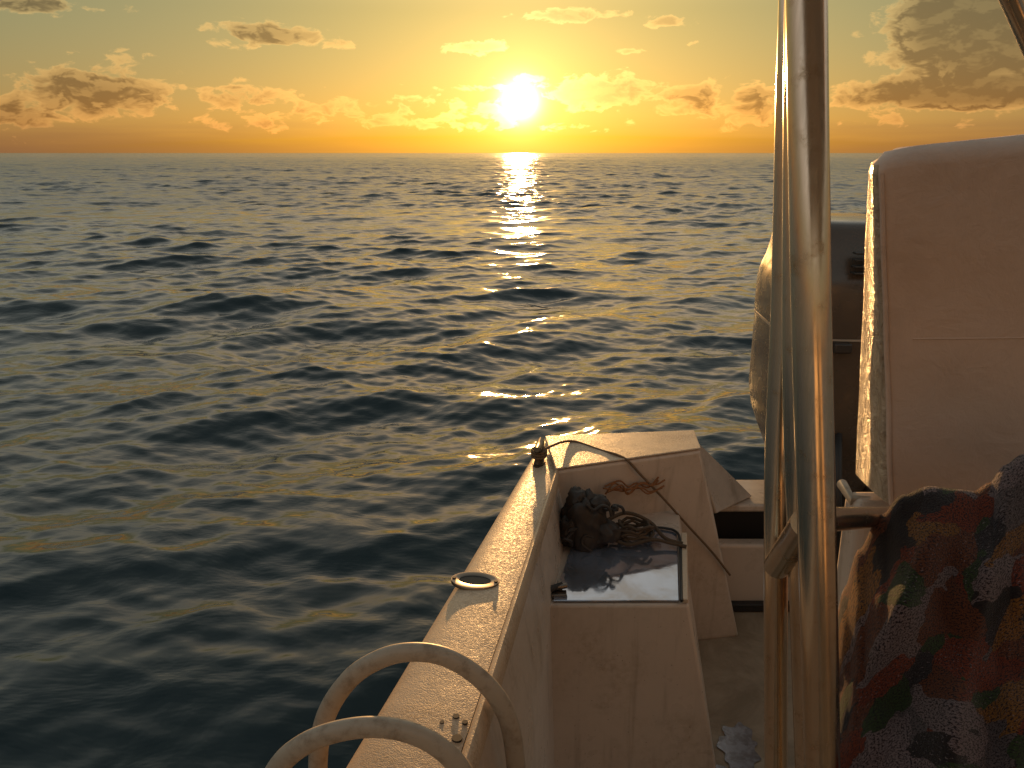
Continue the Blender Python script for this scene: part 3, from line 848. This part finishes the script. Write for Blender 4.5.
# ------------------------------------------------------------------ patterned towel
tw = empty('towel', tuple(aty(930, 700, 1.2)))
tag(tw, 'dark multicoloured patterned beach towel heaped in front of the seat back', 'towel')
bpy.data.objects.remove(tw)
ridge = [(838, 625), (848, 590), (862, 552), (884, 518), (905, 498), (930, 490), (955, 493), (975, 495), (992, 486), (1008, 468), (1024, 458), (1050, 450), (1100, 455), (1180, 470)]
def rid(px):
    for (a, ya), (b, yb2) in zip(ridge, ridge[1:]):
        if px <= b:
            t = (px - a) / (b - a); t = t * t * (3 - 2 * t); return ya + (yb2 - ya) * t
    return ridge[-1][1]
class _L: location = Vector(aty(930, 700, 1.2))
def tf(u, v):
    px = 838 + u * 330
    py0 = rid(px)
    dr = 1.22 - .05 * math.sin(u * 5)
    if v < .18:                       # far side, falling away behind the ridge
        t = v / .18; py = py0 + (1 - t) * 60; d = dr + .22 * (1 - t) ** .8
    else:
        t = (v - .18) / .82; py = py0 + t * (1000 - py0); d = dr - .30 * t ** .7
    px_ = px + (8 * math.sin(t * 9 + u * 6) if v > .18 else 0) * min(1, t * 2)
    p = atd(px_, py, d)
    n1 = noise.noise(p * 7 + Vector((5, 2, 1))); n2 = noise.noise(p * 17 + Vector((u * 2, 0, 0)))
    fold = abs(noise.noise(Vector((u * 4 + v * 2.2, v * 2.4 - u * 1.3, .5)))) 
    k = min(1, max(0, (v - .16) * 6))
    off = (n1 * .045 + n2 * .014 - fold * .055) * k
    return p - ray(px_, py) * off
towel = grid_panel('towel', tf, 130, 150, M['towel'], _L, uv=(1.0, 1.1)) if False else None
def towel_mesh():
    nu, nv = 130, 150
    vs = [tf(i / nu, j / nv) - _L.location for j in range(nv + 1) for i in range(nu + 1)]
    fs = [(j * (nu + 1) + i, j * (nu + 1) + i + 1, (j + 1) * (nu + 1) + i + 1, (j + 1) * (nu + 1) + i) for j in range(nv) for i in range(nu)]
    me = bpy.data.meshes.new('towel'); me.from_pydata([tuple(v) for v in vs], [], fs)
    l = me.uv_layers.new(name='UVMap')
    for p in me.polygons:
        p.use_smooth = True
        for li, vi in zip(p.loop_indices, p.vertices):
            j, i = divmod(vi, nu + 1); l.data[li].uv = (i / nu * .75, j / nv * 1.5)
    o = link('towel', me, M['towel']); o.location = _L.location
    s = o.modifiers.new('thickness', 'SOLIDIFY'); s.thickness = .006
    return o
tag(towel_mesh(), 'dark multicoloured patterned beach towel heaped in front of the seat back', 'towel')

# ------------------------------------------------------------------ things lying on the stern locker
# slumped dark wet bag
def lump(c, sx, sy, sz, seed, n=36):
    bm = bmesh.new(); bmesh.ops.create_icosphere(bm, subdivisions=4, radius=1)
    for v in bm.verts:
        d = v.co.copy(); k = 1 + .28 * noise.noise(d * 1.6 + Vector((seed, 0, 0))) + .14 * noise.noise(d * 4 + Vector((0, seed, 0))) + .07 * noise.noise(d * 9)
        z = d.z * sz * k; z = max(z, -sz * .45)
        v.co = Vector((d.x * sx * k, d.y * sy * k, z + sz * .45)) + c
    return bm
bc = atz(583, 546, ZB + .009) + Vector((.004, .03, 0))
mb = MB(); mb.bm.free(); mb.bm = lump(bc, .072, .060, .105, 3.1)
for (dx_, dy_, dz_, sx_, sz_, sd) in ((-.02, .01, .115, .034, .040, 9.0), (.038, .0, .110, .038, .030, 5.2), (.055, -.02, .02, .05, .04, 7.7), (-.045, -.02, .01, .035, .06, 2.2)):
    l_ = lump(bc + Vector((dx_, dy_, dz_)), sx_, .035, sz_, sd)
    tmp = bpy.data.meshes.new('tmp'); l_.to_mesh(tmp); l_.free(); mb.bm.from_mesh(tmp); bpy.data.meshes.remove(tmp)
rnd = random.Random(4)
for k in range(14):
    a0 = bc + Vector((rnd.uniform(-.06, .07), rnd.uniform(-.05, .01), rnd.uniform(.02, .15)))
    pts = [a0]
    for j in range(4): pts.append(pts[-1] + Vector((rnd.uniform(-.03, .03), rnd.uniform(-.015, .01), rnd.uniform(-.03, .02))))
    mb.tube(smooth_path(pts, 4), .0045, 7)
bag = mb.build('wet_cloth', M['bag'], None); tag(bag, 'slumped dark heap of wet cloth on the locker against the side deck', 'cloth')

def curls(c, n, rx, ry, r, seed, zt=.02):
    rnd = random.Random(seed); pts = []
    for i in range(n * 14):
        a = i / 14 * 2 * math.pi; k = .75 + .35 * noise.noise(Vector((i * .13, seed, 0)))
        pts.append(c + Vector((rx * k * math.cos(a) + .012 * math.sin(i * .31), ry * k * math.sin(a), .006 + zt * (i / (n * 14)) + .006 * math.sin(a * 3 + i))))
    return pts
rcn = atz(634, 541, ZB + .012)
mb = MB()
mb.tube(curls(rcn + Vector((0, .01, 0)), 5, .072, .055, .004, 2, .05), .0048, 8)
mb.tube(smooth_path([rcn + Vector((-.09, .03, .05)), rcn + Vector((-.02, .05, .07)), rcn + Vector((.05, .03, .05)), rcn + Vector((.09, -.02, .02)), rcn + Vector((.14, -.04, .012))], 8), .006, 8)
mb.tube(smooth_path([rcn + Vector((-.10, .0, .03)), rcn + Vector((-.03, -.045, .012)), rcn + Vector((.05, -.03, .02)), rcn + Vector((.10, -.035, .012)), rcn + Vector((.148, -.055, .010))], 8), .0055, 8)
rp = mb.build('rope_coil', M['rope']); tag(rp, 'tangled dark rope coil lying on the wet locker lid beside the bag', 'rope')

# rusty line / weed hanging on the block's face
mb = MB()
base = [(606, 489), (618, 484), (628, 487), (640, 482), (652, 487), (662, 480)]
P = [atd(px, py, 1) for px, py in base]
def on_face(px, py, off=.006):
    # the block's front plane through Dl, Cc, br
    n = (Cc - Dl).cross(br - Dl).normalized()
    if n.y > 0: n = -n
    d = ray(px, py); o = Vector((0, 0, E)); t = (Dl + n * off - o).dot(n) / d.dot(n); return o + d * t
for s in range(5):
    pts = [on_face(px + random.uniform(-4, 4), py + random.uniform(-4, 6) + s, .006 + .003 * s) for px, py in base]
    mb.tube(smooth_path(pts, 5), .0028, 6)
o = mb.build('snarled_cord', M['weed']); tag(o, 'rusty brown snarl of cord on the stern block above the rope coil', 'cord')

# line from cleat over the block and down its face
mb = MB()
top = cc + Vector((0, 0, .035))
P = [top + Vector((.0, -.02, .0)), top + Vector((.02, .0, .01)), atz(570, 441, ZG + .022), atz(600, 450, ZG + .017), atz(624, 458, ZG + .018),
     on_face(640, 474, .008), on_face(662, 497, .008), on_face(690, 528, .007), on_face(712, 552, .007), on_face(730, 575, .010)]
mb.tube(smooth_path(P, 6), .0042, 8)
for s in range(3):
    mb.tube([top + du * (.03 * math.cos(k)) + dv * (.022 * math.sin(k)) + Vector((0, 0, -.012 + .009 * s)) for k in [i * math.pi / 8 for i in range(17)]], .0045, 8)
o = mb.build('mooring_line', M['rope_tan']); tag(o, 'thin dark mooring line from the cleat across the stern block', 'rope')

# black bungee cord laid along the lid's right edge
P = [atz(648, 527, ZB + .014), atz(664, 528, ZB + .014), atz(675, 531, ZB + .014), atz(680, 540, ZB + .014), atz(681, 570, ZB + .014), atz(681.5, 601, ZB + .014)]
mb = MB(); mb.tube(smooth_path(P, 8), .0042, 8); o = mb.build('bungee_cord', M['rubber'])
tag(o, 'black elastic cord along the right edge of the wet lid', 'cord')
